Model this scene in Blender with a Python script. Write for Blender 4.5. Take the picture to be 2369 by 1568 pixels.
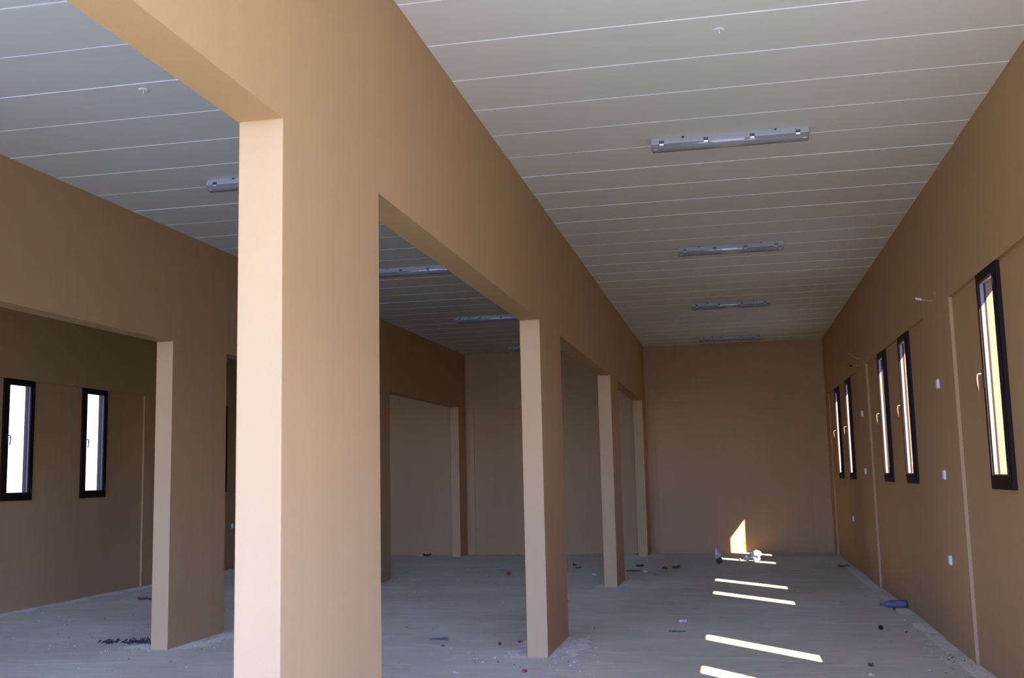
import bpy, bmesh, math, random
from mathutils import Vector, Matrix, noise

for o in list(bpy.data.objects):
    bpy.data.objects.remove(o, do_unlink=True)
SC = bpy.context.scene
COL = SC.collection

# ------------------------------------------------------------------ camera
cam_d = bpy.data.cameras.new('camera')
cam = bpy.data.objects.new('camera', cam_d)
COL.objects.link(cam)
RX = Vector((0.97906914, 0.20225986, -0.02268401))
UP = Vector((0.04799991, -0.12115432, 0.99147246))
FW = Vector((-0.19778682, 0.97180892, 0.12832691))
cam.matrix_world = Matrix(((RX.x, UP.x, -FW.x, 0.0), (RX.y, UP.y, -FW.y, 0.0),
                           (RX.z, UP.z, -FW.z, 1.705), (0, 0, 0, 1)))
cam_d.sensor_fit = 'HORIZONTAL'
cam_d.sensor_width = 36.0
cam_d.lens = 37.21
cam_d.clip_start = 0.05
cam_d.clip_end = 600
SC.camera = cam

# ------------------------------------------------------------------ sky, sun, exposure
SUN_DIR = Vector((-1.0, 1.19, -1.267)).normalized()       # the way the light travels
world = bpy.data.worlds.new('sky')
SC.world = world
world.use_nodes = True
wn = world.node_tree
wn.nodes.clear()
sky = wn.nodes.new('ShaderNodeTexSky')
sky.sky_type = 'NISHITA'
sky.sun_disc = False
sky.sun_elevation = math.radians(39.2)
sky.sun_rotation = math.atan2(1.0, -1.19)
sky.dust_density = 0.4
sky.ozone_density = 2.0
sky.air_density = 1.0
bgn = wn.nodes.new('ShaderNodeBackground')
bgn.inputs['Strength'].default_value = 0.325
wo = wn.nodes.new('ShaderNodeOutputWorld')
tint = wn.nodes.new('ShaderNodeVectorMath')
tint.operation = 'MULTIPLY'
tint.inputs[1].default_value = (0.76, 0.97, 2.28)
wn.links.new(sky.outputs[0], tint.inputs[0])
wn.links.new(tint.outputs[0], bgn.inputs[0])
wn.links.new(bgn.outputs[0], wo.inputs[0])
sun_d = bpy.data.lights.new('sun', 'SUN')
sun_d.energy = 26.0
sun_d.color = (1.0, 0.97, 0.94)
sun_d.angle = math.radians(0.53)
sun = bpy.data.objects.new('sun', sun_d)
COL.objects.link(sun)
sun.rotation_euler = SUN_DIR.to_track_quat('-Z', 'Y').to_euler()
sun.location = (20, -24, 26)
SC.view_settings.view_transform = 'Standard'
SC.view_settings.look = 'None'
SC.view_settings.gamma = 1.0
SC.view_settings.use_curve_mapping = False
SC.view_settings.exposure = 2.06
SC.cycles.max_bounces = 14
SC.cycles.diffuse_bounces = 10
SC.cycles.glossy_bounces = 4
SC.cycles.transmission_bounces = 8
SC.cycles.transparent_max_bounces = 12
SC.cycles.caustics_reflective = False
SC.cycles.caustics_refractive = False

# ------------------------------------------------------------------ dimensions (metres)
S = 1.1
ZB, ZC = 3.224, 4.444                    # soffit of the beams, ceiling
XR = 1.993                               # inner face of right wall
XAL, XAR = -1.986, -1.786                # near row of pillars
XBL, XBR = -6.006, -5.814                # far row of pillars
XW = -9.85                               # inner face of left wall
YN, YF = -0.3, 23.138                    # front wall, far wall
OUT = 0.11                               # thickness from inner to outer face

# ------------------------------------------------------------------ materials
def nodes_of(name):
    m = bpy.data.materials.new(name)
    m.use_nodes = True
    nt = m.node_tree
    b = nt.nodes.get('Principled BSDF')
    return m, nt, b

def simple(name, col, rough=0.6, metal=0.0, spec=0.5, var=0.0, scale=20.0, bump=0.0, trans=0.0):
    m, nt, b = nodes_of(name)
    b.inputs['Base Color'].default_value = (*col, 1)
    b.inputs['Roughness'].default_value = rough
    b.inputs['Metallic'].default_value = metal
    b.inputs['Specular IOR Level'].default_value = spec
    b.inputs['Transmission Weight'].default_value = trans
    if var or bump:
        tc = nt.nodes.new('ShaderNodeTexCoord')
        n = nt.nodes.new('ShaderNodeTexNoise')
        n.inputs['Scale'].default_value = scale
        n.inputs['Detail'].default_value = 5
        nt.links.new(tc.outputs['Object'], n.inputs['Vector'])
        if var:
            r = nt.nodes.new('ShaderNodeValToRGB')
            r.color_ramp.elements[0].position = 0.3
            r.color_ramp.elements[1].position = 0.7
            r.color_ramp.elements[0].color = (*[c * (1 - var) for c in col], 1)
            r.color_ramp.elements[1].color = (*[min(1, c * (1 + var)) for c in col], 1)
            nt.links.new(n.outputs['Fac'], r.inputs['Fac'])
            nt.links.new(r.outputs['Color'], b.inputs['Base Color'])
        if bump:
            bp = nt.nodes.new('ShaderNodeBump')
            bp.inputs['Strength'].default_value = bump
            bp.inputs['Distance'].default_value = 0.01
            nt.links.new(n.outputs['Fac'], bp.inputs['Height'])
            nt.links.new(bp.outputs['Normal'], b.inputs['Normal'])
    return m

def plaster(name, col):
    """rolled ochre paint on plaster: fine stipple, faint blotches and roller streaks"""
    m, nt, b = nodes_of(name)
    L = nt.links.new
    tc = nt.nodes.new('ShaderNodeTexCoord')
    big = nt.nodes.new('ShaderNodeTexNoise'); big.inputs['Scale'].default_value = 0.9; big.inputs['Detail'].default_value = 4
    L(tc.outputs['Object'], big.inputs['Vector'])
    mp = nt.nodes.new('ShaderNodeMapping'); mp.inputs['Scale'].default_value = (5.0, 5.0, 0.35)
    L(tc.outputs['Object'], mp.inputs['Vector'])
    st = nt.nodes.new('ShaderNodeTexNoise'); st.inputs['Scale'].default_value = 1.6; st.inputs['Detail'].default_value = 3
    L(mp.outputs['Vector'], st.inputs['Vector'])
    mx = nt.nodes.new('ShaderNodeMath'); mx.operation = 'ADD'
    L(big.outputs['Fac'], mx.inputs[0]); L(st.outputs['Fac'], mx.inputs[1])
    r = nt.nodes.new('ShaderNodeMapRange')
    r.inputs['From Min'].default_value = 0.7; r.inputs['From Max'].default_value = 1.3
    r.inputs['To Min'].default_value = 0.975; r.inputs['To Max'].default_value = 1.025
    L(mx.outputs[0], r.inputs['Value'])
    mul = nt.nodes.new('ShaderNodeVectorMath'); mul.operation = 'SCALE'
    mul.inputs[0].default_value = col
    L(r.outputs[0], mul.inputs['Scale'])
    L(mul.outputs[0], b.inputs['Base Color'])
    b.inputs['Roughness'].default_value = 0.62
    b.inputs['Specular IOR Level'].default_value = 0.28
    fine = nt.nodes.new('ShaderNodeTexNoise'); fine.inputs['Scale'].default_value = 330; fine.inputs['Detail'].default_value = 3
    L(tc.outputs['Object'], fine.inputs['Vector'])
    bp = nt.nodes.new('ShaderNodeBump'); bp.inputs['Strength'].default_value = 0.4; bp.inputs['Distance'].default_value = 0.003
    L(fine.outputs['Fac'], bp.inputs['Height'])
    L(bp.outputs['Normal'], b.inputs['Normal'])
    return m

def concrete():
    m, nt, b = nodes_of('floor_concrete')
    L = nt.links.new
    tc = nt.nodes.new('ShaderNodeTexCoord')
    a = nt.nodes.new('ShaderNodeTexNoise'); a.inputs['Scale'].default_value = 0.55; a.inputs['Detail'].default_value = 8; a.inputs['Roughness'].default_value = 0.62
    L(tc.outputs['Object'], a.inputs['Vector'])
    ra = nt.nodes.new('ShaderNodeValToRGB')
    ra.color_ramp.elements[0].position = 0.33; ra.color_ramp.elements[0].color = (0.34, 0.275, 0.152, 1)
    ra.color_ramp.elements[1].position = 0.68; ra.color_ramp.elements[1].color = (0.435, 0.355, 0.20, 1)
    L(a.outputs['Fac'], ra.inputs['Fac'])
    mp = nt.nodes.new('ShaderNodeMapping'); mp.inputs['Scale'].default_value = (0.9, 3.2, 1); mp.inputs['Rotation'].default_value = (0, 0, 0.2)
    L(tc.outputs['Object'], mp.inputs['Vector'])
    d = nt.nodes.new('ShaderNodeTexNoise'); d.inputs['Scale'].default_value = 1.3; d.inputs['Detail'].default_value = 7; d.inputs['Roughness'].default_value = 0.7
    L(mp.outputs['Vector'], d.inputs['Vector'])
    rd = nt.nodes.new('ShaderNodeValToRGB')
    rd.color_ramp.elements[0].position = 0.53; rd.color_ramp.elements[0].color = (0, 0, 0, 1)
    rd.color_ramp.elements[1].position = 0.74; rd.color_ramp.elements[1].color = (0.75, 0.75, 0.75, 1)
    L(d.outputs['Fac'], rd.inputs['Fac'])
    m1 = nt.nodes.new('ShaderNodeMix'); m1.data_type = 'RGBA'
    L(rd.outputs['Color'], m1.inputs[0]); L(ra.outputs['Color'], m1.inputs[6])
    m1.inputs[7].default_value = (0.51, 0.435, 0.27, 1)
    e = nt.nodes.new('ShaderNodeTexNoise'); e.inputs['Scale'].default_value = 2.3; e.inputs['Detail'].default_value = 9; e.inputs['Roughness'].default_value = 0.75
    L(mp.outputs['Vector'], e.inputs['Vector'])
    re = nt.nodes.new('ShaderNodeValToRGB')
    re.color_ramp.elements[0].position = 0.30; re.color_ramp.elements[0].color = (0.8, 0.8, 0.8, 1)
    re.color_ramp.elements[1].position = 0.46; re.color_ramp.elements[1].color = (0, 0, 0, 1)
    L(e.outputs['Fac'], re.inputs['Fac'])
    m2 = nt.nodes.new('ShaderNodeMix'); m2.data_type = 'RGBA'
    L(re.outputs['Color'], m2.inputs[0]); L(m1.outputs[2], m2.inputs[6])
    m2.inputs[7].default_value = (0.265, 0.21, 0.117, 1)
    L(m2.outputs[2], b.inputs['Base Color'])
    b.inputs['Roughness'].default_value = 0.85
    b.inputs['Diffuse Roughness'].default_value = 1.0
    b.inputs['Specular IOR Level'].default_value = 0.12
    f = nt.nodes.new('ShaderNodeTexNoise'); f.inputs['Scale'].default_value = 34; f.inputs['Detail'].default_value = 6
    L(tc.outputs['Object'], f.inputs['Vector'])
    bp = nt.nodes.new('ShaderNodeBump'); bp.inputs['Strength'].default_value = 0.35; bp.inputs['Distance'].default_value = 0.01
    L(f.outputs['Fac'], bp.inputs['Height'])
    L(bp.outputs['Normal'], b.inputs['Normal'])
    return m

def plank_mat():
    m, nt, b = nodes_of('ceiling_plank_grey')
    L = nt.links.new
    tc = nt.nodes.new('ShaderNodeTexCoord')
    oi = nt.nodes.new('ShaderNodeObjectInfo')
    mp = nt.nodes.new('ShaderNodeMapping'); mp.inputs['Scale'].default_value = (0.6, 14, 1)
    L(tc.outputs['Object'], mp.inputs['Vector'])
    n = nt.nodes.new('ShaderNodeTexNoise'); n.inputs['Scale'].default_value = 1.5; n.inputs['Detail'].default_value = 4
    n.noise_dimensions = '4D'
    L(mp.outputs['Vector'], n.inputs['Vector'])
    mw = nt.nodes.new('ShaderNodeMath'); mw.operation = 'MULTIPLY'; mw.inputs[1].default_value = 30
    L(oi.outputs['Random'], mw.inputs[0]); L(mw.outputs[0], n.inputs['W'])
    r = nt.nodes.new('ShaderNodeMapRange')
    r.inputs['From Min'].default_value = 0.3; r.inputs['From Max'].default_value = 0.7
    r.inputs['To Min'].default_value = 0.98; r.inputs['To Max'].default_value = 1.02
    L(n.outputs['Fac'], r.inputs['Value'])
    mul = nt.nodes.new('ShaderNodeVectorMath'); mul.operation = 'SCALE'
    mul.inputs[0].default_value = (0.74, 0.77, 0.69)
    L(r.outputs[0], mul.inputs['Scale']); L(mul.outputs[0], b.inputs['Base Color'])
    b.inputs['Roughness'].default_value = 0.7
    b.inputs['Specular IOR Level'].default_value = 0.25
    bp = nt.nodes.new('ShaderNodeBump'); bp.inputs['Strength'].default_value = 0.05; bp.inputs['Distance'].default_value = 0.003
    L(n.outputs['Fac'], bp.inputs['Height']); L(bp.outputs['Normal'], b.inputs['Normal'])
    return m

def glass_mat():
    m = bpy.data.materials.new('window_glass'); m.use_nodes = True
    nt = m.node_tree; nt.nodes.clear()
    out = nt.nodes.new('ShaderNodeOutputMaterial')
    t = nt.nodes.new('ShaderNodeBsdfTransparent'); t.inputs[0].default_value = (0.68, 0.64, 0.58, 1)
    g = nt.nodes.new('ShaderNodeBsdfGlossy'); g.inputs['Roughness'].default_value = 0.02
    mx = nt.nodes.new('ShaderNodeMixShader')
    mx.inputs[0].default_value = 0.05
    nt.links.new(t.outputs[0], mx.inputs[1]); nt.links.new(g.outputs[0], mx.inputs[2])
    nt.links.new(mx.outputs[0], out.inputs[0])
    return m

def clear_plastic(name, tint, mixv):
    m = bpy.data.materials.new(name); m.use_nodes = True
    nt = m.node_tree; nt.nodes.clear()
    out = nt.nodes.new('ShaderNodeOutputMaterial')
    t = nt.nodes.new('ShaderNodeBsdfTransparent'); t.inputs[0].default_value = (*tint, 1)
    g = nt.nodes.new('ShaderNodeBsdfPrincipled')
    g.inputs['Base Color'].default_value = (*tint, 1); g.inputs['Roughness'].default_value = 0.09
    g.inputs['Coat Weight'].default_value = 1.0
    g.inputs['Specular IOR Level'].default_value = 0.9
    mx = nt.nodes.new('ShaderNodeMixShader'); mx.inputs[0].default_value = mixv
    nt.links.new(t.outputs[0], mx.inputs[1]); nt.links.new(g.outputs[0], mx.inputs[2])
    nt.links.new(mx.outputs[0], out.inputs[0])
    return m

TAN = (0.485, 0.306, 0.132)
M_WALL = plaster('ochre_wall_paint', TAN)
M_FLOOR = concrete()
M_PLANK = plank_mat()
M_JOINT = simple('joint_filler_white', (0.90, 0.90, 0.88), 0.6, var=0.06, scale=9)
M_SLAB = simple('roof_slab', (0.4, 0.39, 0.37), 0.9)
M_GROUND = simple('grey_ground', (0.150, 0.190, 0.255), 0.95, var=0.12, scale=0.6)
M_FRAME = simple('dark_bronze_aluminium', (0.018, 0.008, 0.006), 0.5, spec=0.12, var=0.1, scale=30)
M_GASKET = simple('grey_glazing_bead', (0.15, 0.11, 0.09), 0.5)
M_GLASS = glass_mat()
M_HANDLE = simple('bronze_handle', (0.20, 0.115, 0.07), 0.4, metal=0.5)
M_BLACK = simple('black_plastic', (0.012, 0.012, 0.013), 0.5)
M_HOUSING = simple('lamp_housing_grey', (0.52, 0.52, 0.50), 0.4, var=0.04, scale=14)
M_CLEAR = clear_plastic('clear_lamp_cover', (0.50, 0.51, 0.50), 0.5)
M_TUBE = simple('fluorescent_tube_white', (0.82, 0.83, 0.85), 0.25)
M_CLIP = simple('steel_clip', (0.05, 0.05, 0.055), 0.4, metal=0.2)
M_STEELW = simple('bright_clip_catch', (0.7, 0.7, 0.72), 0.3, metal=0.5)
M_WHITE = simple('white_plastic', (0.72, 0.71, 0.68), 0.35)
M_PAPER = simple('white_paper', (0.72, 0.68, 0.60), 0.8, var=0.05, scale=30)
M_RED = simple('red_scrap', (0.30, 0.03, 0.045), 0.55, var=0.25, scale=60)
M_ORANGE = simple('orange_scrap', (0.36, 0.06, 0.03), 0.6)
M_GREEN = simple('green_cap_plastic', (0.0, 0.13, 0.10), 0.4)
M_BLUE = simple('blue_film', (0.10, 0.12, 0.20), 0.35, var=0.2, scale=25)
M_BOTTLE = clear_plastic('blue_bottle_plastic', (0.34, 0.38, 0.50), 0.34)
M_CAP = simple('dark_bottle_base', (0.02, 0.02, 0.05), 0.4)
M_DARK = simple('black_cloth', (0.012, 0.011, 0.012), 0.9, var=0.3, scale=40)
M_STONE = simple('dark_lump', (0.05, 0.045, 0.05), 0.8, var=0.4, scale=30, bump=0.4)
M_WOOD = simple('pale_batten_wood', (0.30, 0.26, 0.22), 0.8, var=0.2, scale=12)
M_BROWN = simple('brown_scrap', (0.10, 0.07, 0.05), 0.8, var=0.3, scale=50)
M_YELL = simple('yellowish_rag', (0.12, 0.10, 0.03), 0.85, var=0.5, scale=30)
M_DUST = simple('white_plaster_dust', (0.475, 0.40, 0.25), 0.95, var=0.12, scale=18, bump=0.5)
M_DUSTG = simple('grey_floor_dust', (0.46, 0.38, 0.225), 0.95, var=0.18, scale=14, bump=0.5)
for _m in (M_DUST, M_DUSTG):
    _m.node_tree.nodes['Principled BSDF'].inputs['Diffuse Roughness'].default_value = 1.0
    _m.node_tree.nodes['Principled BSDF'].inputs['Specular IOR Level'].default_value = 0.1
M_REVEAL = simple('brown_render_outside', (0.17, 0.10, 0.06), 0.9, var=0.1, scale=20)
M_CABLE = simple('cable_sheath', (0.45, 0.30, 0.18), 0.6)

# ------------------------------------------------------------------ mesh helpers
def add_box(bm, x0, x1, y0, y1, z0, z1):
    v = [bm.verts.new(p) for p in ((x0, y0, z0), (x1, y0, z0), (x1, y1, z0), (x0, y1, z0),
                                   (x0, y0, z1), (x1, y0, z1), (x1, y1, z1), (x0, y1, z1))]
    for f in ((3, 2, 1, 0), (4, 5, 6, 7), (0, 1, 5, 4), (1, 2, 6, 5), (2, 3, 7, 6), (3, 0, 4, 7)):
        bm.faces.new([v[i] for i in f])
    return v

def box_bm(*a):
    bm = bmesh.new()
    add_box(bm, *a)
    return bm

def add_prism(bm, prof, x0, x1, axis='x'):
    """profile [(u,v)...] swept along an axis with closed ends"""
    def P(t, u, v):
        return (t, u, v) if axis == 'x' else ((u, t, v) if axis == 'y' else (u, v, t))
    a = [bm.verts.new(P(x0, u, v)) for u, v in prof]
    b = [bm.verts.new(P(x1, u, v)) for u, v in prof]
    n = len(prof)
    for i in range(n):
        bm.faces.new((a[i], a[(i + 1) % n], b[(i + 1) % n], b[i]))
    bm.faces.new(a[::-1]); bm.faces.new(b)

def add_tube(bm, pts, r, seg=8):
    pts = [Vector(p) for p in pts]
    rad = r if isinstance(r, (list, tuple)) else [r] * len(pts)
    rings = []
    prev = None
    for i, p in enumerate(pts):
        d = (pts[min(i + 1, len(pts) - 1)] - pts[max(i - 1, 0)]).normalized()
        a = d.orthogonal().normalized() if prev is None else (prev - d * prev.dot(d)).normalized()
        prev = a
        b = d.cross(a)
        rings.append([bm.verts.new(p + (a * math.cos(t) + b * math.sin(t)) * rad[i])
                      for t in [2 * math.pi * k / seg for k in range(seg)]])
    for i in range(len(rings) - 1):
        for k in range(seg):
            bm.faces.new((rings[i][k], rings[i][(k + 1) % seg], rings[i + 1][(k + 1) % seg], rings[i + 1][k]))
    bm.faces.new(rings[0][::-1]); bm.faces.new(rings[-1])

def mesh_of(name, bm, mat, smooth=False, bevel=0.0):
    bmesh.ops.recalc_face_normals(bm, faces=bm.faces)
    me = bpy.data.meshes.new(name)
    bm.to_mesh(me); bm.free()
    me.materials.append(mat)
    if smooth:
        for p in me.polygons:
            p.use_smooth = True
    return me

def obj(name, bm, mat, parent=None, smooth=False, loc=(0, 0, 0), rot=(0, 0, 0)):
    me = bm if isinstance(bm, bpy.types.Mesh) else mesh_of(name, bm, mat, smooth)
    o = bpy.data.objects.new(name, me)
    COL.objects.link(o)
    o.location = loc; o.rotation_euler = rot
    if parent:
        o.parent = parent
    return o

def empty(name, loc=(0, 0, 0), rot=(0, 0, 0)):
    o = bpy.data.objects.new(name, None)
    COL.objects.link(o)
    o.empty_display_size = 0.2
    o.location = loc; o.rotation_euler = rot
    return o

def tag(o, label, cat, group=None, kind=None):
    o['label'] = label
    o['category'] = cat
    if group:
        o['group'] = group
    if kind:
        o['kind'] = kind
    return o

def bevel_vertical(bm, w=0.006):
    es = [e for e in bm.edges if abs((e.verts[0].co - e.verts[1].co).normalized().z) > 0.99]
    bmesh.ops.bevel(bm, geom=es, offset=w, segments=2, affect='EDGES', profile=0.5)

def grid_panel(xa, xb, y0, y1, z0, z1, holes):
    """a wall panel in the YZ plane between x=xa and x=xb, with rectangular through holes (y0,y1,z0,z1)"""
    ys = sorted({y0, y1, *[h[0] for h in holes], *[h[1] for h in holes]})
    zs = sorted({z0, z1, *[h[2] for h in holes], *[h[3] for h in holes]})
    bm = bmesh.new()
    vc = {}
    def V(x, y, z):
        k = (x, y, z)
        if k not in vc:
            vc[k] = bm.verts.new(k)
        return vc[k]
    def solid(i, j):
        if i < 0 or j < 0 or i >= len(ys) - 1 or j >= len(zs) - 1:
            return False
        cy, cz = (ys[i] + ys[i + 1]) / 2, (zs[j] + zs[j + 1]) / 2
        return not any(h[0] < cy < h[1] and h[2] < cz < h[3] for h in holes)
    for i in range(len(ys) - 1):
        for j in range(len(zs) - 1):
            if not solid(i, j):
                continue
            a, b, c, d = ys[i], ys[i + 1], zs[j], zs[j + 1]
            for x in (xa, xb):
                bm.faces.new((V(x, a, c), V(x, b, c), V(x, b, d), V(x, a, d)))
            if not solid(i - 1, j): bm.faces.new((V(xa, a, c), V(xb, a, c), V(xb, a, d), V(xa, a, d)))
            if not solid(i + 1, j): bm.faces.new((V(xa, b, c), V(xb, b, c), V(xb, b, d), V(xa, b, d)))
            if not solid(i, j - 1): bm.faces.new((V(xa, a, c), V(xa, b, c), V(xb, b, c), V(xb, a, c)))
            if not solid(i, j + 1): bm.faces.new((V(xa, a, d), V(xa, b, d), V(xb, b, d), V(xb, a, d)))
    return bm

# ------------------------------------------------------------------ the setting
SET = 'structure'
fl = obj('floor', box_bm(XW - 0.2, XR + 0.2, YN - 0.2, YF + 0.2, -0.15, 0.0), M_FLOOR)
tag(fl, 'dusty grey concrete floor of the empty hall', 'floor', kind=SET)
gr = obj('ground', box_bm(-150, 150, -150, 150, -0.40, -0.16), M_GROUND)
tag(gr, 'bright grey paved ground outside the building', 'ground', kind=SET)

# ceiling: a roof slab, its planks and the white joints between them
ceil = obj('ceiling', box_bm(XW - 0.2, XR + 0.2, YN - 0.2, YF + 0.2, ZC + 0.035, ZC + 0.25), M_SLAB)
tag(ceil, 'flat ceiling of wide grey planks with thin white joints', 'ceiling', kind=SET)
PITCH = 0.6227
rng = random.Random(4)
def plank_bay(x0, x1, yref):
    n0 = math.ceil((YN - yref) / PITCH)
    y = yref + (n0 - 1) * PITCH
    cx, hw = (x0 + x1) / 2, (x1 - x0) / 2 - 0.002
    pm = jm = None
    while y < YF:
        a, b = max(y, YN), min(y + PITCH, YF)
        if b - a > 0.05:
            full = (b - a) > PITCH - 0.001
            if full and pm is not None:
                me = pm
            else:
                bm = bmesh.new()
                h = (b - a) / 2 - 0.004
                # slightly eased long edges
                add_prism(bm, [(-h, 0.004), (-h + 0.006, 0.0), (h - 0.006, 0.0), (h, 0.004), (h, 0.033), (-h, 0.033)], -hw, hw, 'x')
                me = mesh_of('plank', bm, M_PLANK)
                if full:
                    pm = me
            o = obj('plank', me, M_PLANK, ceil)
            o.location = (cx, (a + b) / 2, ZC + rng.uniform(-0.0015, 0.0015))
            if YN + 0.1 < b < YF - 0.02:
                if jm is None:
                    bm = bmesh.new()
                    add_prism(bm, [(-0.005, 0.001), (-0.0035, -0.002), (0.0035, -0.002), (0.005, 0.001), (0.0025, 0.03), (-0.0025, 0.03)], -hw, hw, 'x')
                    jm = mesh_of('joint_strip', bm, M_JOINT)
                o = obj('joint_strip', jm, M_JOINT, ceil)
                o.location = (cx, b, ZC)
        y += PITCH
plank_bay(XAR, XR, 5.121 * S)
plank_bay(XBR, XAL, 5.215 * S)
plank_bay(XW, XBL, 5.15 * S)

# rows of pillars under their beams
PA = [(-0.3, 0.1), (4.034, 5.28), (10.144, 11.433), (16.368, 17.503), (22.338, YF)]
PB = [(-0.3, 0.1), (4.13, 5.38), (10.316, 11.563), (16.50, 17.711), (22.50, YF)]
def arcade(name, x0, x1, pillars, label):
    w = obj(name, box_bm(x0, x1, YN, YF, ZB, ZC + 0.02), M_WALL)
    tag(w, label, 'wall', kind=SET)
    for a, b in pillars:
        bm = box_bm(x0, x1, a, b, 0.0, ZB)
        bevel_vertical(bm)
        obj('pillar', bm, M_WALL, w)
    return w
arcade('wall_center', XAL, XAR, PA, 'ochre row of square pillars under a deep beam in the middle of the hall')
arcade('wall_inner', XBL, XBR, PB, 'second ochre row of pillars and beam, beyond the middle row on the left')

# outer side walls: band above, pillars, recessed infill panels pierced by the windows
WIN_W, WIN_Z0, WIN_Z1 = 0.655, 1.52, 3.22
RIGHT_WIN = [6.2 * S, 7.873 * S, 11.645 * S, 13.315 * S, 17.185 * S, 18.92 * S]
LEFT_WIN = [2.85, 6.55 * S, 8.2 * S, 12.088 * S, 13.755 * S, 17.565 * S, 19.3 * S]
REC = 0.03
def side_wall(name, sgn, xin, pil, wins, label, added_doors=()):
    """sgn=+1 for the right wall: outside lies towards +x"""
    xo = xin + sgn * 0.22
    w = obj(name, box_bm(min(xin, xo), max(xin, xo), YN, YF + 0.2, ZB, ZC + 0.02), M_WALL)
    tag(w, label, 'wall', kind=SET)
    for a, b in pil:
        obj('pillar', box_bm(min(xin, xo), max(xin, xo), a, b, 0.0, ZB), M_WALL, w)
    xa, xb = xin + sgn * REC, xin + sgn * (REC + 0.10)
    for (a0, a1), (b0, b1) in zip(pil[:-1], pil[1:]):
        hs = [(c - WIN_W / 2 + 0.01, c + WIN_W / 2 - 0.01, WIN_Z0 + 0.01, WIN_Z1 - 0.01) for c in wins if a1 < c < b0]
        if (a1, b0) in added_doors:
            hs.append((a1 + 0.75, b0 - 0.55, 0.0, 2.45))  # added unseen doorway, lets skylight onto the near pillar's side
        obj('infill_panel', grid_panel(xa, xb, a1, b0, 0.0, ZB, hs), M_WALL, w)
    return w
PR = [(-0.3, 0.1), (4.03, 5.0), (10.085, 11.40), (16.23, 17.50), (22.48, YF + 0.2)]
PL = [(-0.3, 0.1), (4.13, 5.38), (10.35, 11.55), (16.58, 17.75), (22.55, YF + 0.2)]
side_wall('wall_right', 1, XR, PR, RIGHT_WIN, 'ochre right wall with shallow pillars and tall slit windows', [(0.1, 4.03)])
side_wall('wall_left', -1, XW, PL, LEFT_WIN, 'dark left outer wall with tall slit windows')

# far wall: solid back, raised frame around recessed panels
wb = obj('wall_back', box_bm(XW - 0.22, XR + 0.22, YF + 0.03, YF + 0.2, 0.0, ZC + 0.02), M_WALL)
tag(wb, 'ochre far wall with faint recessed panels and a patch of sunlight', 'wall', kind=SET)
def back_bay(x0, x1, pl, pr):
    zt = 2.92 * S
    obj('wall_frame', box_bm(x0, x1, YF, YF + 0.03, zt, ZC + 0.01), M_WALL, wb)
    obj('wall_frame', box_bm(x0, pl, YF, YF + 0.03, 0, zt), M_WALL, wb)
    obj('wall_frame', box_bm(pr, x1, YF, YF + 0.03, 0, zt), M_WALL, wb)
back_bay(XAR, XR, -1.45 * S, 1.46 * S)
back_bay(XBR, XAL, -5.12 * S, -2.25 * S)
back_bay(XW, XBL, -8.6 * S, -5.75 * S)

# unseen front wall behind the camera: three wide bays, opened up for light
wf = obj('wall_front', box_bm(XW - 0.22, XR + 0.22, YN - 0.2, YN, 4.30, ZC + 0.25), M_WALL)
tag(wf, 'unseen front wall behind the viewer with three wide openings made for light', 'wall', kind=SET)
FRONT_POSTS = [(XW - 0.22, XW + 0.2), (XBL - 0.1, XBR + 0.1), (XAL - 0.1, XAR + 0.1), (XR - 0.2, XR + 0.22)]
for a, b in FRONT_POSTS:
    obj('pillar', box_bm(a, b, YN - 0.2, YN, 0, 4.30), M_WALL, wf)

sunshade = obj('shade_slab_1', box_bm(XW - 0.22, XR + 0.22, YN - 4.8, YN - 0.2, ZC, ZC + 0.25), M_SLAB)  # unseen slab added to keep direct sun off the floor inside
tag(sunshade, 'added flat porch roof over the entrance behind the viewer', 'roof', kind=SET)

doorshade = obj('shade_slab_2', box_bm(XR + 0.22, XR + 1.25, 0.6, 3.8, 2.62, 2.74), M_SLAB)  # added out of view to cut the sun coming through the side opening
tag(doorshade, 'small added awning over the side doorway outside the right wall', 'doorshade', kind=SET)

# ------------------------------------------------------------------ windows
def ring_bm(x0, x1, y0, y1, z0, z1, l, r, bot, top):
    """frame in the YZ plane, member widths l r bot top, mitred look by four bars"""
    bm = bmesh.new()
    add_box(bm, x0, x1, y0, y0 + l, z0, z1)
    add_box(bm, x0, x1, y1 - r, y1, z0, z1)
    add_box(bm, x0, x1, y0 + l, y1 - r, z0, z0 + bot)
    add_box(bm, x0, x1, y0 + l, y1 - r, z1 - top, z1)
    return bm
H = WIN_Z1 - WIN_Z0
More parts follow.
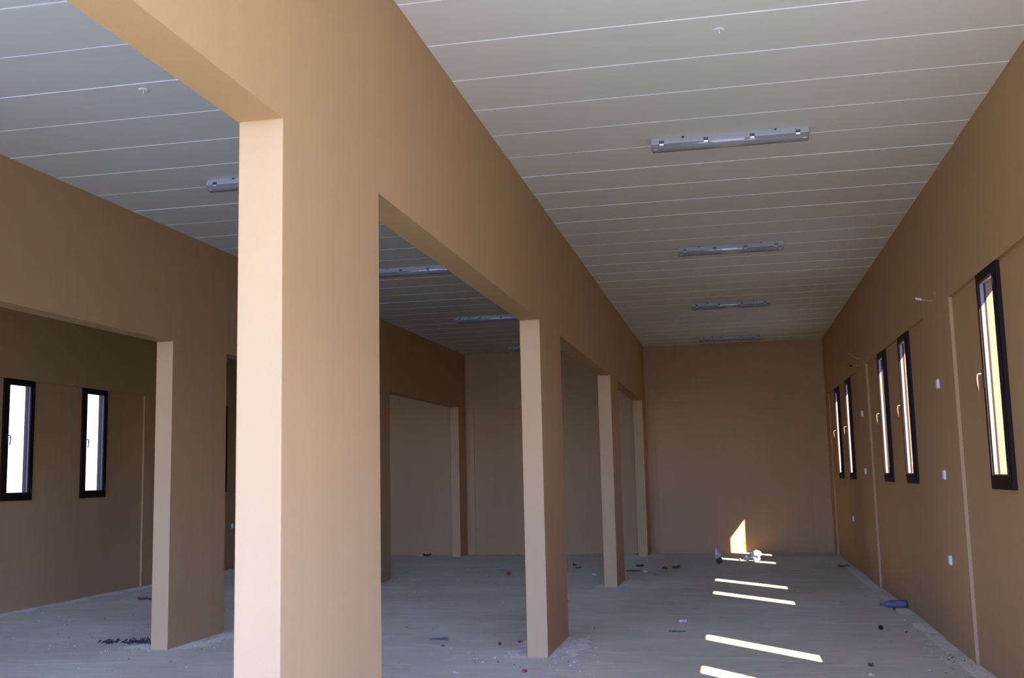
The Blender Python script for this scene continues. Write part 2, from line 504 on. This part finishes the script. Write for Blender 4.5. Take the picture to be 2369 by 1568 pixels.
# local frame: x=0 is the inner wall face, outside is +x, y along the wall, z from the sill
def window_proto(name):
    w = empty(name)
    hw = WIN_W / 2
    obj('outer_frame', ring_bm(-0.002, 0.058, -hw, hw, 0, H, 0.05, 0.05, 0.055, 0.042), M_FRAME, w)
    sash = obj('sash', ring_bm(-0.012, 0.048, -hw + 0.044, hw - 0.044, 0.05, H - 0.038, 0.05, 0.05, 0.055, 0.04), M_FRAME, w)
    obj('glazing_bead', ring_bm(0.004, 0.030, -hw + 0.093, hw - 0.093, 0.104, H - 0.077, 0.010, 0.010, 0.010, 0.008), M_GASKET, sash)
    obj('pane', box_bm(0.030, 0.036, -hw + 0.093, hw - 0.093, 0.104, H - 0.077), M_GLASS, w)
    rv = bmesh.new()
    for a, b in ((-hw + 0.012, -hw + 0.032), (hw - 0.032, hw - 0.012)):
        add_box(rv, 0.058, 0.140, a, b, 0.01, H - 0.01)
    add_box(rv, 0.058, 0.140, -hw + 0.032, hw - 0.032, 0.01, 0.03)
    add_box(rv, 0.058, 0.140, -hw + 0.032, hw - 0.032, H - 0.03, H - 0.01)
    obj('reveal', rv, M_REVEAL, w)
    hb = bmesh.new()
    add_box(hb, -0.020, -0.012, 0.247, 0.273, 0.79, 0.94)
    hr = obj('handle_plate', hb, M_BLACK, w)
    bm = bmesh.new()
    add_tube(bm, [(-0.015, 0.26, 0.90), (-0.045, 0.26, 0.902), (-0.058, 0.26, 0.895), (-0.064, 0.26, 0.87), (-0.062, 0.262, 0.82), (-0.058, 0.264, 0.765)],
             [0.008, 0.008, 0.009, 0.0095, 0.009, 0.007], 8)
    obj('handle', bm, M_HANDLE, w, smooth=True)
    for z in (0.09, H - 0.19):
        bm = bmesh.new()
        add_tube(bm, [(-0.014, -hw + 0.046, z), (-0.014, -hw + 0.046, z + 0.10)], 0.008, 8)
        obj('hinge', bm, M_BLACK, w, smooth=True)
    return w

def clone(root, name, loc, rotz=0.0, scale=(1, 1, 1)):
    r = root.copy(); r.name = name; COL.objects.link(r)
    r.location = loc; r.rotation_euler = (0, 0, rotz); r.scale = scale
    for ch in root.children:
        c = ch.copy(); COL.objects.link(c); c.parent = r
        for g in ch.children:
            d = g.copy(); COL.objects.link(d); d.parent = c
    return r

RL = ['slit window of the right wall just outside the picture', 'nearest tall slit window in view on the right wall',
      'nearer of the middle pair of slit windows on the right wall', 'farther of the middle pair of slit windows on the right wall',
      'nearer of the last pair of slit windows on the right wall', 'last slit window of the right wall, nearest the far wall']
LL = ['first slit window at the front of the left outer wall',
      'second slit window of the left outer wall, outside the picture', 'third slit window of the left outer wall, outside the picture',
      'white-lit slit window at the left edge of the picture', 'white-lit slit window left of the second row pillar',
      'slit window of the left wall half hidden behind the pale near pillar', 'last slit window of the left outer wall, hidden by pillars']
proto = None
n = 0
for c, lab in zip(RIGHT_WIN, RL):
    n += 1
    nm = 'window_%d' % n
    if proto is None:
        proto = window_proto(nm); proto.location = (XR, c, WIN_Z0); w = proto
    else:
        w = clone(proto, nm, (XR, c, WIN_Z0))
    tag(w, lab, 'window', kind=SET)
for c, lab in zip(LEFT_WIN, LL):
    n += 1
    w = clone(proto, 'window_%d' % n, (XW, c, WIN_Z0), math.pi)
    tag(w, lab, 'window', kind=SET)

# ------------------------------------------------------------------ strip lights
def luminaire():
    t = empty('strip_light')
    L2, zt = 0.63, 0.0
    bm = bmesh.new()
    add_prism(bm, [(-0.045, 0.0), (-0.066, -0.045), (-0.066, -0.054), (0.066, -0.054), (0.066, -0.045), (0.045, 0.0)], -L2, L2, 'x')
    obj('housing', bm, M_HOUSING, t)
    # cover: rounded trough, open at the top, with end caps
    prof = [(0.062 * math.cos(a), -0.052 - 0.052 * abs(math.sin(a)) ** 0.75) for a in [math.pi * k / 12 for k in range(13)]]
    bm = bmesh.new()
    ra = [bm.verts.new((-L2 + 0.012, u, v)) for u, v in prof]
    rb = [bm.verts.new((L2 - 0.012, u, v)) for u, v in prof]
    for i in range(12):
        bm.faces.new((ra[i], ra[i + 1], rb[i + 1], rb[i]))
    for ring, x in ((ra, -L2 + 0.002), (rb, L2 - 0.002)):
        cap = [bm.verts.new((x, p.co.y * 0.86, -0.052 + (p.co.z + 0.052) * 0.84)) for p in ring]
        for i in range(12):
            bm.faces.new((ring[i], ring[i + 1], cap[i + 1], cap[i]))
        bm.faces.new(cap)
    obj('cover', bm, M_CLEAR, t, smooth=True)
    for y in (-0.026, 0.026):
        bm = bmesh.new()
        add_tube(bm, [(-L2 + 0.05, y, -0.078), (L2 - 0.05, y, -0.078)], 0.013, 10)
        tb = obj('tube', bm, M_TUBE, t, smooth=True)
    for x in (-L2 + 0.035, L2 - 0.035):
        obj('lamp_holder', box_bm(x - 0.012, x + 0.012, -0.045, 0.045, -0.096, -0.055), M_WHITE, t)
    for sx in (-0.545, -0.185, 0.185, 0.545):
        for sy in (-1, 1):
            bm = bmesh.new()
            for k in (-1, 0, 1):
                x = sx + k * 0.014
                add_prism(bm, [(sy * 0.0605, -0.026), (sy * 0.0675, -0.047), (sy * 0.0695, -0.047), (sy * 0.0625, -0.026)], x - 0.004, x + 0.004, 'x')
            add_prism(bm, [(sy * 0.064, -0.044), (sy * 0.0715, -0.044), (sy * 0.0715, -0.054), (sy * 0.064, -0.054)], sx - 0.019, sx + 0.019, 'x')
            c = obj('clip', bm, M_CLIP, t)
            bm = bmesh.new()
            add_prism(bm, [(sy * 0.062, -0.054), (sy * 0.0715, -0.054), (sy * 0.066, -0.066), (sy * 0.058, -0.070)], sx - 0.016, sx + 0.016, 'x')
            obj('clip_catch', bm, M_STEELW, c)
    for sx in (-0.37, 0.37):
        for sy in (-1, 1):
            obj('fixing_lug', box_bm(sx - 0.008, sx + 0.008, min(sy * 0.044, sy * 0.056), max(sy * 0.044, sy * 0.056), -0.012, -0.0005), M_BLACK, t)
    return t
LY = [7.812, 11.79, 15.856, 19.905]
order = ['nearest', 'second', 'third', 'farthest']
lum = luminaire()
first = True
for i, y in enumerate(LY):
    if first:
        l = lum; l.location = (0.094 * S, y * S, ZC - 0.002); first = False
    else:
        l = clone(lum, 'strip_light', (0.094 * S, y * S, ZC - 0.002))
    tag(l, '%s grey strip light of the row on the right hall ceiling' % order[i], 'light', 'strip lights on the right hall ceiling')
for i, y in enumerate([7.90, 11.91, 15.97, 20.03]):
    l = clone(lum, 'strip_light', (-3.575 * S, y * S, ZC - 0.002))
    tag(l, ['grey strip light end showing left of the pale near pillar', 'grey strip light cut off by the beam right of the near pillar',
            'grey strip light meeting the top of the second pillar', 'small far strip light end left of the second pillar'][i],
        'light', 'strip lights on the middle bay ceiling')

# ------------------------------------------------------------------ ceiling hooks
def ceiling_rose(loc, label):
    t = empty('ceiling_hook', loc)
    bm = bmesh.new()
    bmesh.ops.create_cone(bm, cap_ends=True, segments=28, radius1=0.031, radius2=0.036, depth=0.008, matrix=Matrix.Translation((0, 0, -0.004)))
    obj('plate', bm, M_PLANK, t)
    bm = bmesh.new()
    add_tube(bm, [(0, 0, -0.006), (0, 0.002, -0.012), (0.001, 0.0, -0.02)], 0.0045, 8)
    bmesh.ops.create_icosphere(bm, subdivisions=2, radius=0.007, matrix=Matrix.Translation((0.001, 0, -0.024)))
    obj('hook', bm, M_WHITE, t, smooth=True)
    bm = bmesh.new()
    bmesh.ops.create_icosphere(bm, subdivisions=2, radius=0.004, matrix=Matrix.Translation((0.002, 0.024, -0.009)))
    obj('screw', bm, M_WHITE, t, smooth=True)
    tag(t, label, 'hook', 'round ceiling hooks')
ceiling_rose((0.046 * S, 5.873 * S, ZC - 0.001), 'small round hook plate near the top of the right hall ceiling')
ceiling_rose((-3.551 * S, 5.877 * S, ZC - 0.001), 'small round hook plate on the ceiling at upper left')

# ------------------------------------------------------------------ socket boxes and cable ends on the walls
def socket(x, y, z, nx, label):
    t = empty('socket_box', (x, y, z), (0, 0, 0 if nx < 0 else math.pi))
    bm = bmesh.new()
    bmesh.ops.create_cube(bm, size=1.0, matrix=Matrix.Translation((-0.011, 0, 0)) @ Matrix.Diagonal((0.022, 0.086, 0.088, 1)))
    bmesh.ops.bevel(bm, geom=bm.edges[:], offset=0.004, segments=2, affect='EDGES')
    obj('box', bm, M_WHITE, t)
    bm = bmesh.new()
    add_box(bm, -0.025, -0.020, -0.033, 0.033, -0.034, 0.034)
    obj('cover_plate', bm, M_WHITE, t)
    for s in (-1, 1):
        bm = bmesh.new()
        add_tube(bm, [(-0.0245, s * 0.026, 0), (-0.0265, s * 0.026, 0)], 0.004, 8)
        obj('screw', bm, M_CLIP, t)
    tag(t, label, 'socket', 'white socket boxes on the walls')
for y, z, lab in [(9.838, 2.266, 'topmost of three white socket boxes on the near right wall pillar'),
                  (9.847, 1.475, 'middle one of three white socket boxes on the near right wall pillar'),
                  (9.86, 0.747, 'lowest of three white socket boxes on the near right wall pillar'),
                  (15.391, 2.296, 'upper white socket box on the second pillar of the right wall'),
                  (15.42, 1.507, 'lower white socket box on the second pillar of the right wall')]:
    socket(XR, y * S, z * S, -1, lab)
socket(XR + REC, 17.60 * S, 0.76 * S, -1, 'low white socket box under the last pair of right windows')
socket(XW, 18.07 * S, 0.763 * S, 1, 'small white socket box on the left outer wall seen beside the near pillar') if False else \
    socket(XW - REC, 18.15 * S, 0.763 * S, 1, 'small white socket box on the left outer wall seen beside the near pillar')

def cable(loc, pts, label, endmat, hole):
    t = empty('cable_end', loc)
    bm = bmesh.new(); add_tube(bm, pts[:-1], 0.008, 8)
    obj('sheath', bm, M_CABLE, t, smooth=True)
    bm = bmesh.new(); add_tube(bm, pts[-2:], [0.013, 0.011], 8)
    obj('connector', bm, endmat, t, smooth=True)
    bm = bmesh.new()
    if hole:
        add_box(bm, -0.003, 0.004, hole[0] - 0.03, hole[0] + 0.03, hole[1] - 0.035, hole[1] + 0.035)
        obj('back_plate', bm, M_CABLE, t)
    tag(t, label, 'cable', 'loose cable ends above the socket boxes')
cable((XR, 9.83 * S, 3.01 * S), [(0.01, 0, 0), (-0.03, 0, -0.004), (-0.075, 0.005, 0.006), (-0.10, 0.01, 0.012), (-0.155, 0.02, 0.03)],
      'white-tipped cable end poking from the near right wall pillar', M_WHITE, (-0.10, 0.03))
cable((XR, 15.48 * S, 3.07 * S), [(0.01, 0, 0), (-0.03, 0, 0.015), (-0.08, 0, 0.05), (-0.11, 0, 0.075), (-0.16, 0, 0.10)],
      'pale cable end poking from the second right wall pillar', M_CABLE, None)
cable((XR, 15.48 * S, 2.985 * S), [(0.01, 0, 0), (-0.03, 0, -0.003), (-0.08, 0, -0.006), (-0.10, 0, -0.008), (-0.14, 0, -0.01)],
      'black-tipped cable end just under the pale one on the second right wall pillar', M_BLACK, None)

# ------------------------------------------------------------------ litter
def lump_bm(seed, sx, sy, sz, rough=0.45, sub=2):
    bm = bmesh.new()
    bmesh.ops.create_icosphere(bm, subdivisions=sub, radius=1.0)
    for v in bm.verts:
        d = noise.noise(v.co * 1.7 + Vector((seed * 3.1, seed, -seed))) * rough + noise.noise(v.co * 4.1 + Vector((seed, 7.7, seed))) * rough * 0.5
        v.co *= 1 + d
        v.co.x *= sx; v.co.y *= sy; v.co.z *= sz
    zmin = min(v.co.z for v in bm.verts)
    for v in bm.verts:
        v.co.z -= zmin
        if v.co.z < 0.15 * sz:
            v.co.z = 0
    return bm

def sheet_bm(seed, lx, ly, h, n=9, ragged=0.25, thick=0.0015):
    """crumpled scrap of paper, cloth or film lying on the floor"""
    bm = bmesh.new()
    rr = random.Random(seed)
    g = []
    for i in range(n):
        row = []
        for j in range(n):
            u, v = i / (n - 1) * 2 - 1, j / (n - 1) * 2 - 1
            e = 1 - ragged * (0.5 + noise.noise(Vector((math.atan2(v, u) * 1.6, seed * 1.3, 0)))) 
            x, y = u * lx / 2 * e, v * ly / 2 * e
            z = abs(noise.noise(Vector((u * 1.6 + seed, v * 1.6, seed * 0.7)))) * h * 1.8 + abs(noise.noise(Vector((u * 4 + seed, v * 4, 3.0)))) * h * 0.6
            row.append(bm.verts.new((x, y, z + thick)))
        g.append(row)
    for i in range(n - 1):
        for j in range(n - 1):
            bm.faces.new((g[i][j], g[i + 1][j], g[i + 1][j + 1], g[i][j + 1]))
    r = bmesh.ops.extrude_face_region(bm, geom=bm.faces[:])
    for e in r['geom']:
        if isinstance(e, bmesh.types.BMVert):
            e.co.z -= thick
    zmin = min(v.co.z for v in bm.verts)
    for v in bm.verts:
        v.co.z -= zmin
    return bm

def litter(name, bm, mat, x, y, label, cat, rotz=0.0, smooth=False, group=None, z=0.0):
    o = obj(name, bm, mat, None, smooth, (x * S, y * S, z), (0, 0, rotz))
    tag(o, label, cat, group)
    return o

litter('red_scrap', lump_bm(1, 0.026, 0.018, 0.014), M_RED, -1.696, 8.522, 'crumpled dark red scrap on the floor in front of the second pillar', 'scrap')
litter('red_scrap', lump_bm(2, 0.018, 0.018, 0.018), M_RED, -2.187, 9.849, 'dark red scrap on the floor, second left of the second pillar', 'scrap')
litter('red_scrap', lump_bm(3, 0.027, 0.02, 0.014), M_RED, -2.022, 9.985, 'dark red scrap on the floor close to the left of the second pillar', 'scrap')
litter('orange_scrap', lump_bm(4, 0.03, 0.03, 0.022), M_ORANGE, -3.544, 16.694, 'orange-red scrap far back on the floor of the middle bay', 'scrap')
def cap_bm():
    bm = bmesh.new()
    prof = [(0.0, 0.016), (0.0125, 0.016), (0.015, 0.014), (0.0155, 0.0), (0.0, 0.0)]
    rings = []
    for r, z in prof:
        rings.append([bm.verts.new((r * math.cos(a) * (1 + 0.03 * (k % 2)), r * math.sin(a) * (1 + 0.03 * (k % 2)), z)) if r else None
                      for k, a in enumerate([2 * math.pi * k / 20 for k in range(20)])])
    t, b = bm.verts.new((0, 0, 0.016)), bm.verts.new((0, 0, 0))
    for k in range(20):
        k2 = (k + 1) % 20
        bm.faces.new((t, rings[1][k], rings[1][k2]))
        for i in (1, 2):
            bm.faces.new((rings[i][k], rings[i + 1][k], rings[i + 1][k2], rings[i][k2]))
        bm.faces.new((b, rings[3][k2], rings[3][k]))
    return bm
litter('bottle_cap', cap_bm(), M_GREEN, -2.701, 9.744, 'small green bottle cap on the floor of the middle bay', 'cap')
litter('black_rag', sheet_bm(11, 0.20, 0.14, 0.05, ragged=0.5), M_DARK, -6.067, 20.784, 'black crumpled rag at the foot of the far wall through the left opening', 'rag')
litter('paper_scrap', sheet_bm(12, 0.09, 0.08, 0.03), M_PAPER, -6.16, 20.70, 'whitish scrap lying beside the black rag at the far wall', 'paper')
litter('black_rag', sheet_bm(13, 0.17, 0.16, 0.035, ragged=0.4), M_DARK, -1.595, 18.131, 'flat black rag on the floor right of the third pillar', 'rag')
litter('black_scrap', sheet_bm(14, 0.10, 0.10, 0.014), M_DARK, -2.60, 17.947, 'nearer of two black scraps between the second and third pillar', 'scrap')
litter('black_scrap', sheet_bm(15, 0.08, 0.09, 0.03), M_DARK, -2.727, 18.372, 'farther of two black scraps between the second and third pillar', 'scrap')
litter('blue_rag', sheet_bm(16, 0.16, 0.18, 0.05, ragged=0.3), simple('navy_cloth', (0.06, 0.06, 0.14), 0.9, var=0.3, scale=30), -0.97, 17.76, 'dull blue crumpled rag on the floor left of the sun patches', 'rag')
litter('brown_rag', sheet_bm(17, 0.12, 0.12, 0.045, ragged=0.4), M_BROWN, -1.148, 17.66, 'brown crumpled scrap beside the dull blue rag', 'rag')
litter('paper_scrap', sheet_bm(18, 0.07, 0.09, 0.05), M_PAPER, -1.408, 16.961, 'small bright paper scrap right of the third pillar', 'paper')
litter('paper_scrap', sheet_bm(19, 0.11, 0.12, 0.05), simple('greyish_paper', (0.38, 0.36, 0.34), 0.8), -1.212, 16.738, 'greyish paper scrap right of the small bright one', 'paper')
litter('paper_scrap', sheet_bm(20, 0.08, 0.08, 0.05), M_PAPER, -2.165, 16.60, 'white paper scrap just left of the third pillar', 'paper')
litter('dark_lump', lump_bm(21, 0.055, 0.05, 0.058, 0.6), M_STONE, -0.285, 18.56, 'dark lump of rubble by the left end of the farthest sun stripe', 'rubble')
litter('paper_scrap', sheet_bm(22, 0.13, 0.16, 0.16, ragged=0.4), M_PAPER, -0.325, 19.36, 'upright white paper scrap shining at the left end of the farthest sun stripe', 'paper')
litter('plastic_bag', lump_bm(23, 0.10, 0.10, 0.085, 0.75, 3), M_PAPER, 0.31, 18.93, 'crumpled white bag lying in the sunlight before the far wall', 'bag')
litter('paper_ball', lump_bm(24, 0.055, 0.05, 0.045, 0.7), M_PAPER, 0.17, 19.0, 'small white crumpled ball beside the white bag', 'paper')
litter('paper_scrap', sheet_bm(25, 0.05, 0.05, 0.05, ragged=0.5), M_PAPER, 0.05, 19.15, 'tiny white scrap in the middle of the farthest sun stripe', 'paper')
litter('paper_scrap', sheet_bm(26, 0.10, 0.09, 0.04, ragged=0.45), M_PAPER, -0.577, 11.403, 'curled white paper scrap left of the near sun stripes', 'paper', 0.3)
litter('plastic_film', sheet_bm(27, 0.20, 0.10, 0.012, ragged=0.35), M_BLUE, -0.60, 10.763, 'flat blue film strip on the floor left of a sun stripe', 'film', 0.1)
litter('grey_film', sheet_bm(28, 0.26, 0.16, 0.010, ragged=0.35), simple('slate_film', (0.17, 0.16, 0.15), 0.7), -2.86, 10.178, 'flat slate-grey film strip on the middle bay floor', 'film')
litter('black_scrap', lump_bm(29, 0.024, 0.022, 0.022, 0.6), M_DARK, 1.328, 10.962, 'black crumpled scrap on the floor near the right wall', 'scrap')
litter('pale_chip', sheet_bm(30, 0.045, 0.035, 0.012), simple('dusty_chip', (0.30, 0.29, 0.28), 0.9), 1.39, 10.95, 'pale chip touching the black scrap near the right wall', 'chip')
litter('brown_scrap', lump_bm(31, 0.018, 0.022, 0.016, 0.6), M_BROWN, 1.66, 12.42, 'small dark scrap on the floor before the blue bottle', 'scrap')
litter('yellow_rag', sheet_bm(32, 0.20, 0.24, 0.035, ragged=0.4), M_YELL, 1.66, 17.9, 'dark yellowish rag against the foot of the right wall far back', 'rag')
litter('leaf_scrap', sheet_bm(33, 0.055, 0.06, 0.03, ragged=0.5), M_BROWN, 0.996, 8.988, 'brown dry scrap on the floor at lower right', 'scrap')
litter('paper_scrap', sheet_bm(34, 0.05, 0.04, 0.012), M_PAPER, 0.955, 8.60, 'tiny pale chip on the floor at the lower right edge', 'chip')
litter('red_sheet', sheet_bm(35, 0.42, 0.22, 0.04, ragged=0.3), simple('dull_red_sheet', (0.26, 0.06, 0.06), 0.7, var=0.2), -7.83, 13.373, 'dull red sheet on the left aisle floor behind the pillar', 'sheet')
litter('black_peg', box_bm(-0.008, 0.008, -0.008, 0.008, 0, 0.055), M_BLACK, -5.50, 10.86, 'tiny black peg on the floor at the back of the left row pillar', 'peg')
# batten: long thin board with a split end
bm = bmesh.new()
add_prism(bm, [(-0.30, 0), (0.40, 0), (0.41, 0.012), (0.38, 0.016), (-0.29, 0.016), (-0.33, 0.008)], -0.022, 0.022, 'y')
litter('wood_batten', bm, M_WOOD, -4.02, 17.87, 'thin pale wooden batten lying on the middle bay floor', 'batten', 0.17)
bm = bmesh.new()
add_prism(bm, [(-0.13, 0), (0.13, 0), (0.13, 0.02), (0.02, 0.025), (-0.13, 0.018)], -0.05, 0.05, 'y')
litter('wood_offcut', bm, M_BROWN, -1.62, 17.24, 'dark brown board offcut at the foot of the third pillar', 'offcut', 0.1)
bm = bmesh.new()
add_tube(bm, [(-0.03, -0.03, 0.005), (0.0, 0.0, 0.005), (0.015, 0.015, 0.008)], [0.003, 0.004, 0.006], 8)
litter('white_stick', bm, M_WHITE, -2.243, 8.45, 'thin white stick end at the bottom edge left of the second pillar', 'stick', 1.9)
# shredded black twigs by the left row pillar
bm = bmesh.new()
rr = random.Random(77)
for k in range(60):
    t = rr.random()
    cx = -0.36 + 0.70 * t + rr.gauss(0, 0.03); cy = rr.gauss(0.0, 0.05) + 0.05 * t
    a = rr.uniform(0, math.pi); l = rr.uniform(0.02, 0.07)
    z0 = 0.004; z1 = rr.choice([0.004, 0.02, 0.05 * (0.4 + t)])
    add_tube(bm, [(cx, cy, z0), (cx + l * 0.5 * math.cos(a), cy + l * 0.5 * math.sin(a), (z0 + z1) / 2 + 0.006), (cx + l * math.cos(a), cy + l * math.sin(a), z1)],
             [0.005, rr.uniform(0.006, 0.012), 0.003], 5)
shred = obj('black_shreds', bm, simple('blue_black_shreds', (0.02, 0.022, 0.035), 0.8), None, False, (-5.87 * S, 9.72 * S, 0.0))
tag(shred, 'heap of blackish shreds beside the foot of the left row pillar', 'debris', kind='stuff')

# water bottle lying against the right wall
bt = empty('water_bottle', (1.70 * S, 12.66 * S, 0.047), (0, 0, math.radians(8)))
def lathe_x(prof, seg=24):
    bm = bmesh.new()
    rings = []
    for x, r in prof:
        rings.append([bm.verts.new((x, r * math.cos(a), r * math.sin(a))) for a in [2 * math.pi * k / seg for k in range(seg)]])
    for i in range(len(rings) - 1):
        for k in range(seg):
            bm.faces.new((rings[i][k], rings[i][(k + 1) % seg], rings[i + 1][(k + 1) % seg], rings[i + 1][k]))
    bm.faces.new(rings[0][::-1]); bm.faces.new(rings[-1])
    return bm
obj('body', lathe_x([(0.13, 0.043), (0.115, 0.046), (0.07, 0.046), (0.065, 0.043), (0.058, 0.046), (0.0, 0.046), (-0.006, 0.043), (-0.012, 0.046), (-0.07, 0.044), (-0.11, 0.032), (-0.14, 0.018), (-0.15, 0.0145), (-0.165, 0.0145)]), M_BOTTLE, bt, True)
obj('base', lathe_x([(0.146, 0.030), (0.142, 0.040), (0.129, 0.0435)]), M_CAP, bt, True)
obj('cap', lathe_x([(-0.163, 0.0165), (-0.182, 0.0165), (-0.184, 0.014)]), M_BLUE, bt, True)
tag(bt, 'blue plastic water bottle lying at the foot of the right wall', 'bottle')

# dust heaps along the walls and around pillar feet, crumbs and grit over the floor
def mound(name, x0, x1, y0, y1, h, seed, label, mat, nx=14, ny=14):
    bm = bmesh.new()
    g = []
    for i in range(nx + 1):
        row = []
        for j in range(ny + 1):
            u, v = i / nx, j / ny
            x, y = x0 + (x1 - x0) * u, y0 + (y1 - y0) * v
            e = max(0, min(1, 4 * min(u, 1 - u))) * max(0, min(1, 4 * min(v, 1 - v)))
            nz = noise.noise(Vector((x * 2.3, y * 2.3, seed))) * 0.7 + noise.noise(Vector((x * 7, y * 7, seed))) * 0.5
            z = h * e * (nz + 0.32) - 0.002 - 0.004 * (1 - e)
            row.append(bm.verts.new((x, y, z)))
        g.append(row)
    for i in range(nx):
        for j in range(ny):
            bm.faces.new((g[i][j], g[i + 1][j], g[i + 1][j + 1], g[i][j + 1]))
    o = obj(name, bm, mat, fl, True)
    o['kind'] = 'stuff'; o['label'] = label
mound('dust_heap', XBL - 0.55, XBR + 0.45, 10.05, 11.75, 0.016, 1.0, 'white plaster dust around the foot of the left row pillar', M_DUST, 40, 50)
mound('dust_heap', XAL - 0.40, XAR + 0.45, 9.85, 11.65, 0.013, 2.0, 'white plaster dust around the foot of the second pillar', M_DUST, 40, 50)
mound('dust_heap', XAL - 0.30, XAR + 0.45, 16.1, 17.7, 0.014, 3.0, 'pale dust around the foot of the third pillar', M_DUSTG, 30, 40)
mound('dust_heap', XR - 0.18, XR + 0.06, 5.0, 22.9, 0.016, 4.0, 'pale dust strip along the foot of the right wall', M_DUSTG, 8, 220)
mound('dust_heap', XW - 0.06, XW + 0.30, 6.0, 22.9, 0.02, 5.0, 'pale dust strip along the foot of the left wall', M_DUST, 8, 200)
mound('dust_heap', -5.6, -2.1, YF - 0.22, YF + 0.03, 0.014, 6.0, 'pale dust strip along the foot of the far wall', M_DUSTG, 60, 8)

def crumbs(name, n, rmin, rmax, mat, seed, clusters, label):
    rr = random.Random(seed)
    vs, fs = [], []
    base = bmesh.new(); bmesh.ops.create_icosphere(base, subdivisions=1, radius=1.0)
    bv = [v.co.copy() for v in base.verts]; bf = [[v.index for v in f.verts] for f in base.faces]
    base.free()
    solid = [(XAL, XAR, a, b) for a, b in PA] + [(XBL, XBR, a, b) for a, b in PB]
    for k in range(n):
        if clusters and rr.random() < 0.45:
            c = rr.choice(clusters)
            x, y = c[0] + rr.gauss(0, c[2]), c[1] + rr.gauss(0, c[3])
        else:
            x = rr.uniform(XW + 0.1, XR - 0.1); y = rr.uniform(7.5, YF - 0.1)
        if not (XW + 0.05 < x < XR - 0.03 and y < YF - 0.05):
            continue
        if any(a - 0.02 < x < b + 0.02 and c - 0.02 < y < d + 0.02 for a, b, c, d in solid):
            continue
        r = rmin + (rmax - rmin) * rr.random() ** 3
        sx, sy, sz = r * rr.uniform(0.7, 1.5), r * rr.uniform(0.7, 1.3), r * rr.uniform(0.4, 0.8)
        o = len(vs)
        j = rr.uniform(0, 10)
        for v in bv:
            w = v * (1 + 0.4 * noise.noise(v * 2 + Vector((j, j, j))))
            vs.append((x + w.x * sx, y + w.y * sy, max(0, (w.z + 0.55) * sz)))
        fs += [[i + o for i in f] for f in bf]
    me = bpy.data.meshes.new(name)
    me.from_pydata(vs, [], fs)
    me.materials.append(mat)
    o = bpy.data.objects.new(name, me); COL.objects.link(o)
    o.parent = fl
    o['kind'] = 'stuff'; o['label'] = label
CL = [(XBL - 0.25, 10.3, 0.3, 0.12), (XBR + 0.2, 10.6, 0.2, 0.5), (XAL - 0.25, 10.1, 0.22, 0.12), (XAR + 0.25, 10.6, 0.2, 0.5),
      (-1.8, 9.9, 0.3, 0.25), (XR - 0.15, 10.5, 0.12, 1.2), (XR - 0.15, 9.3, 0.15, 0.6), (-6.5, 11.5, 1.2, 1.2)]
crumbs('plaster_crumbs', 620, 0.0025, 0.011, M_PAPER, 5, CL, 'white plaster crumbs scattered over the floor')
crumbs('dark_grit', 520, 0.0025, 0.012, M_BROWN, 9, CL[5:], 'small dark bits of grit scattered over the floor')
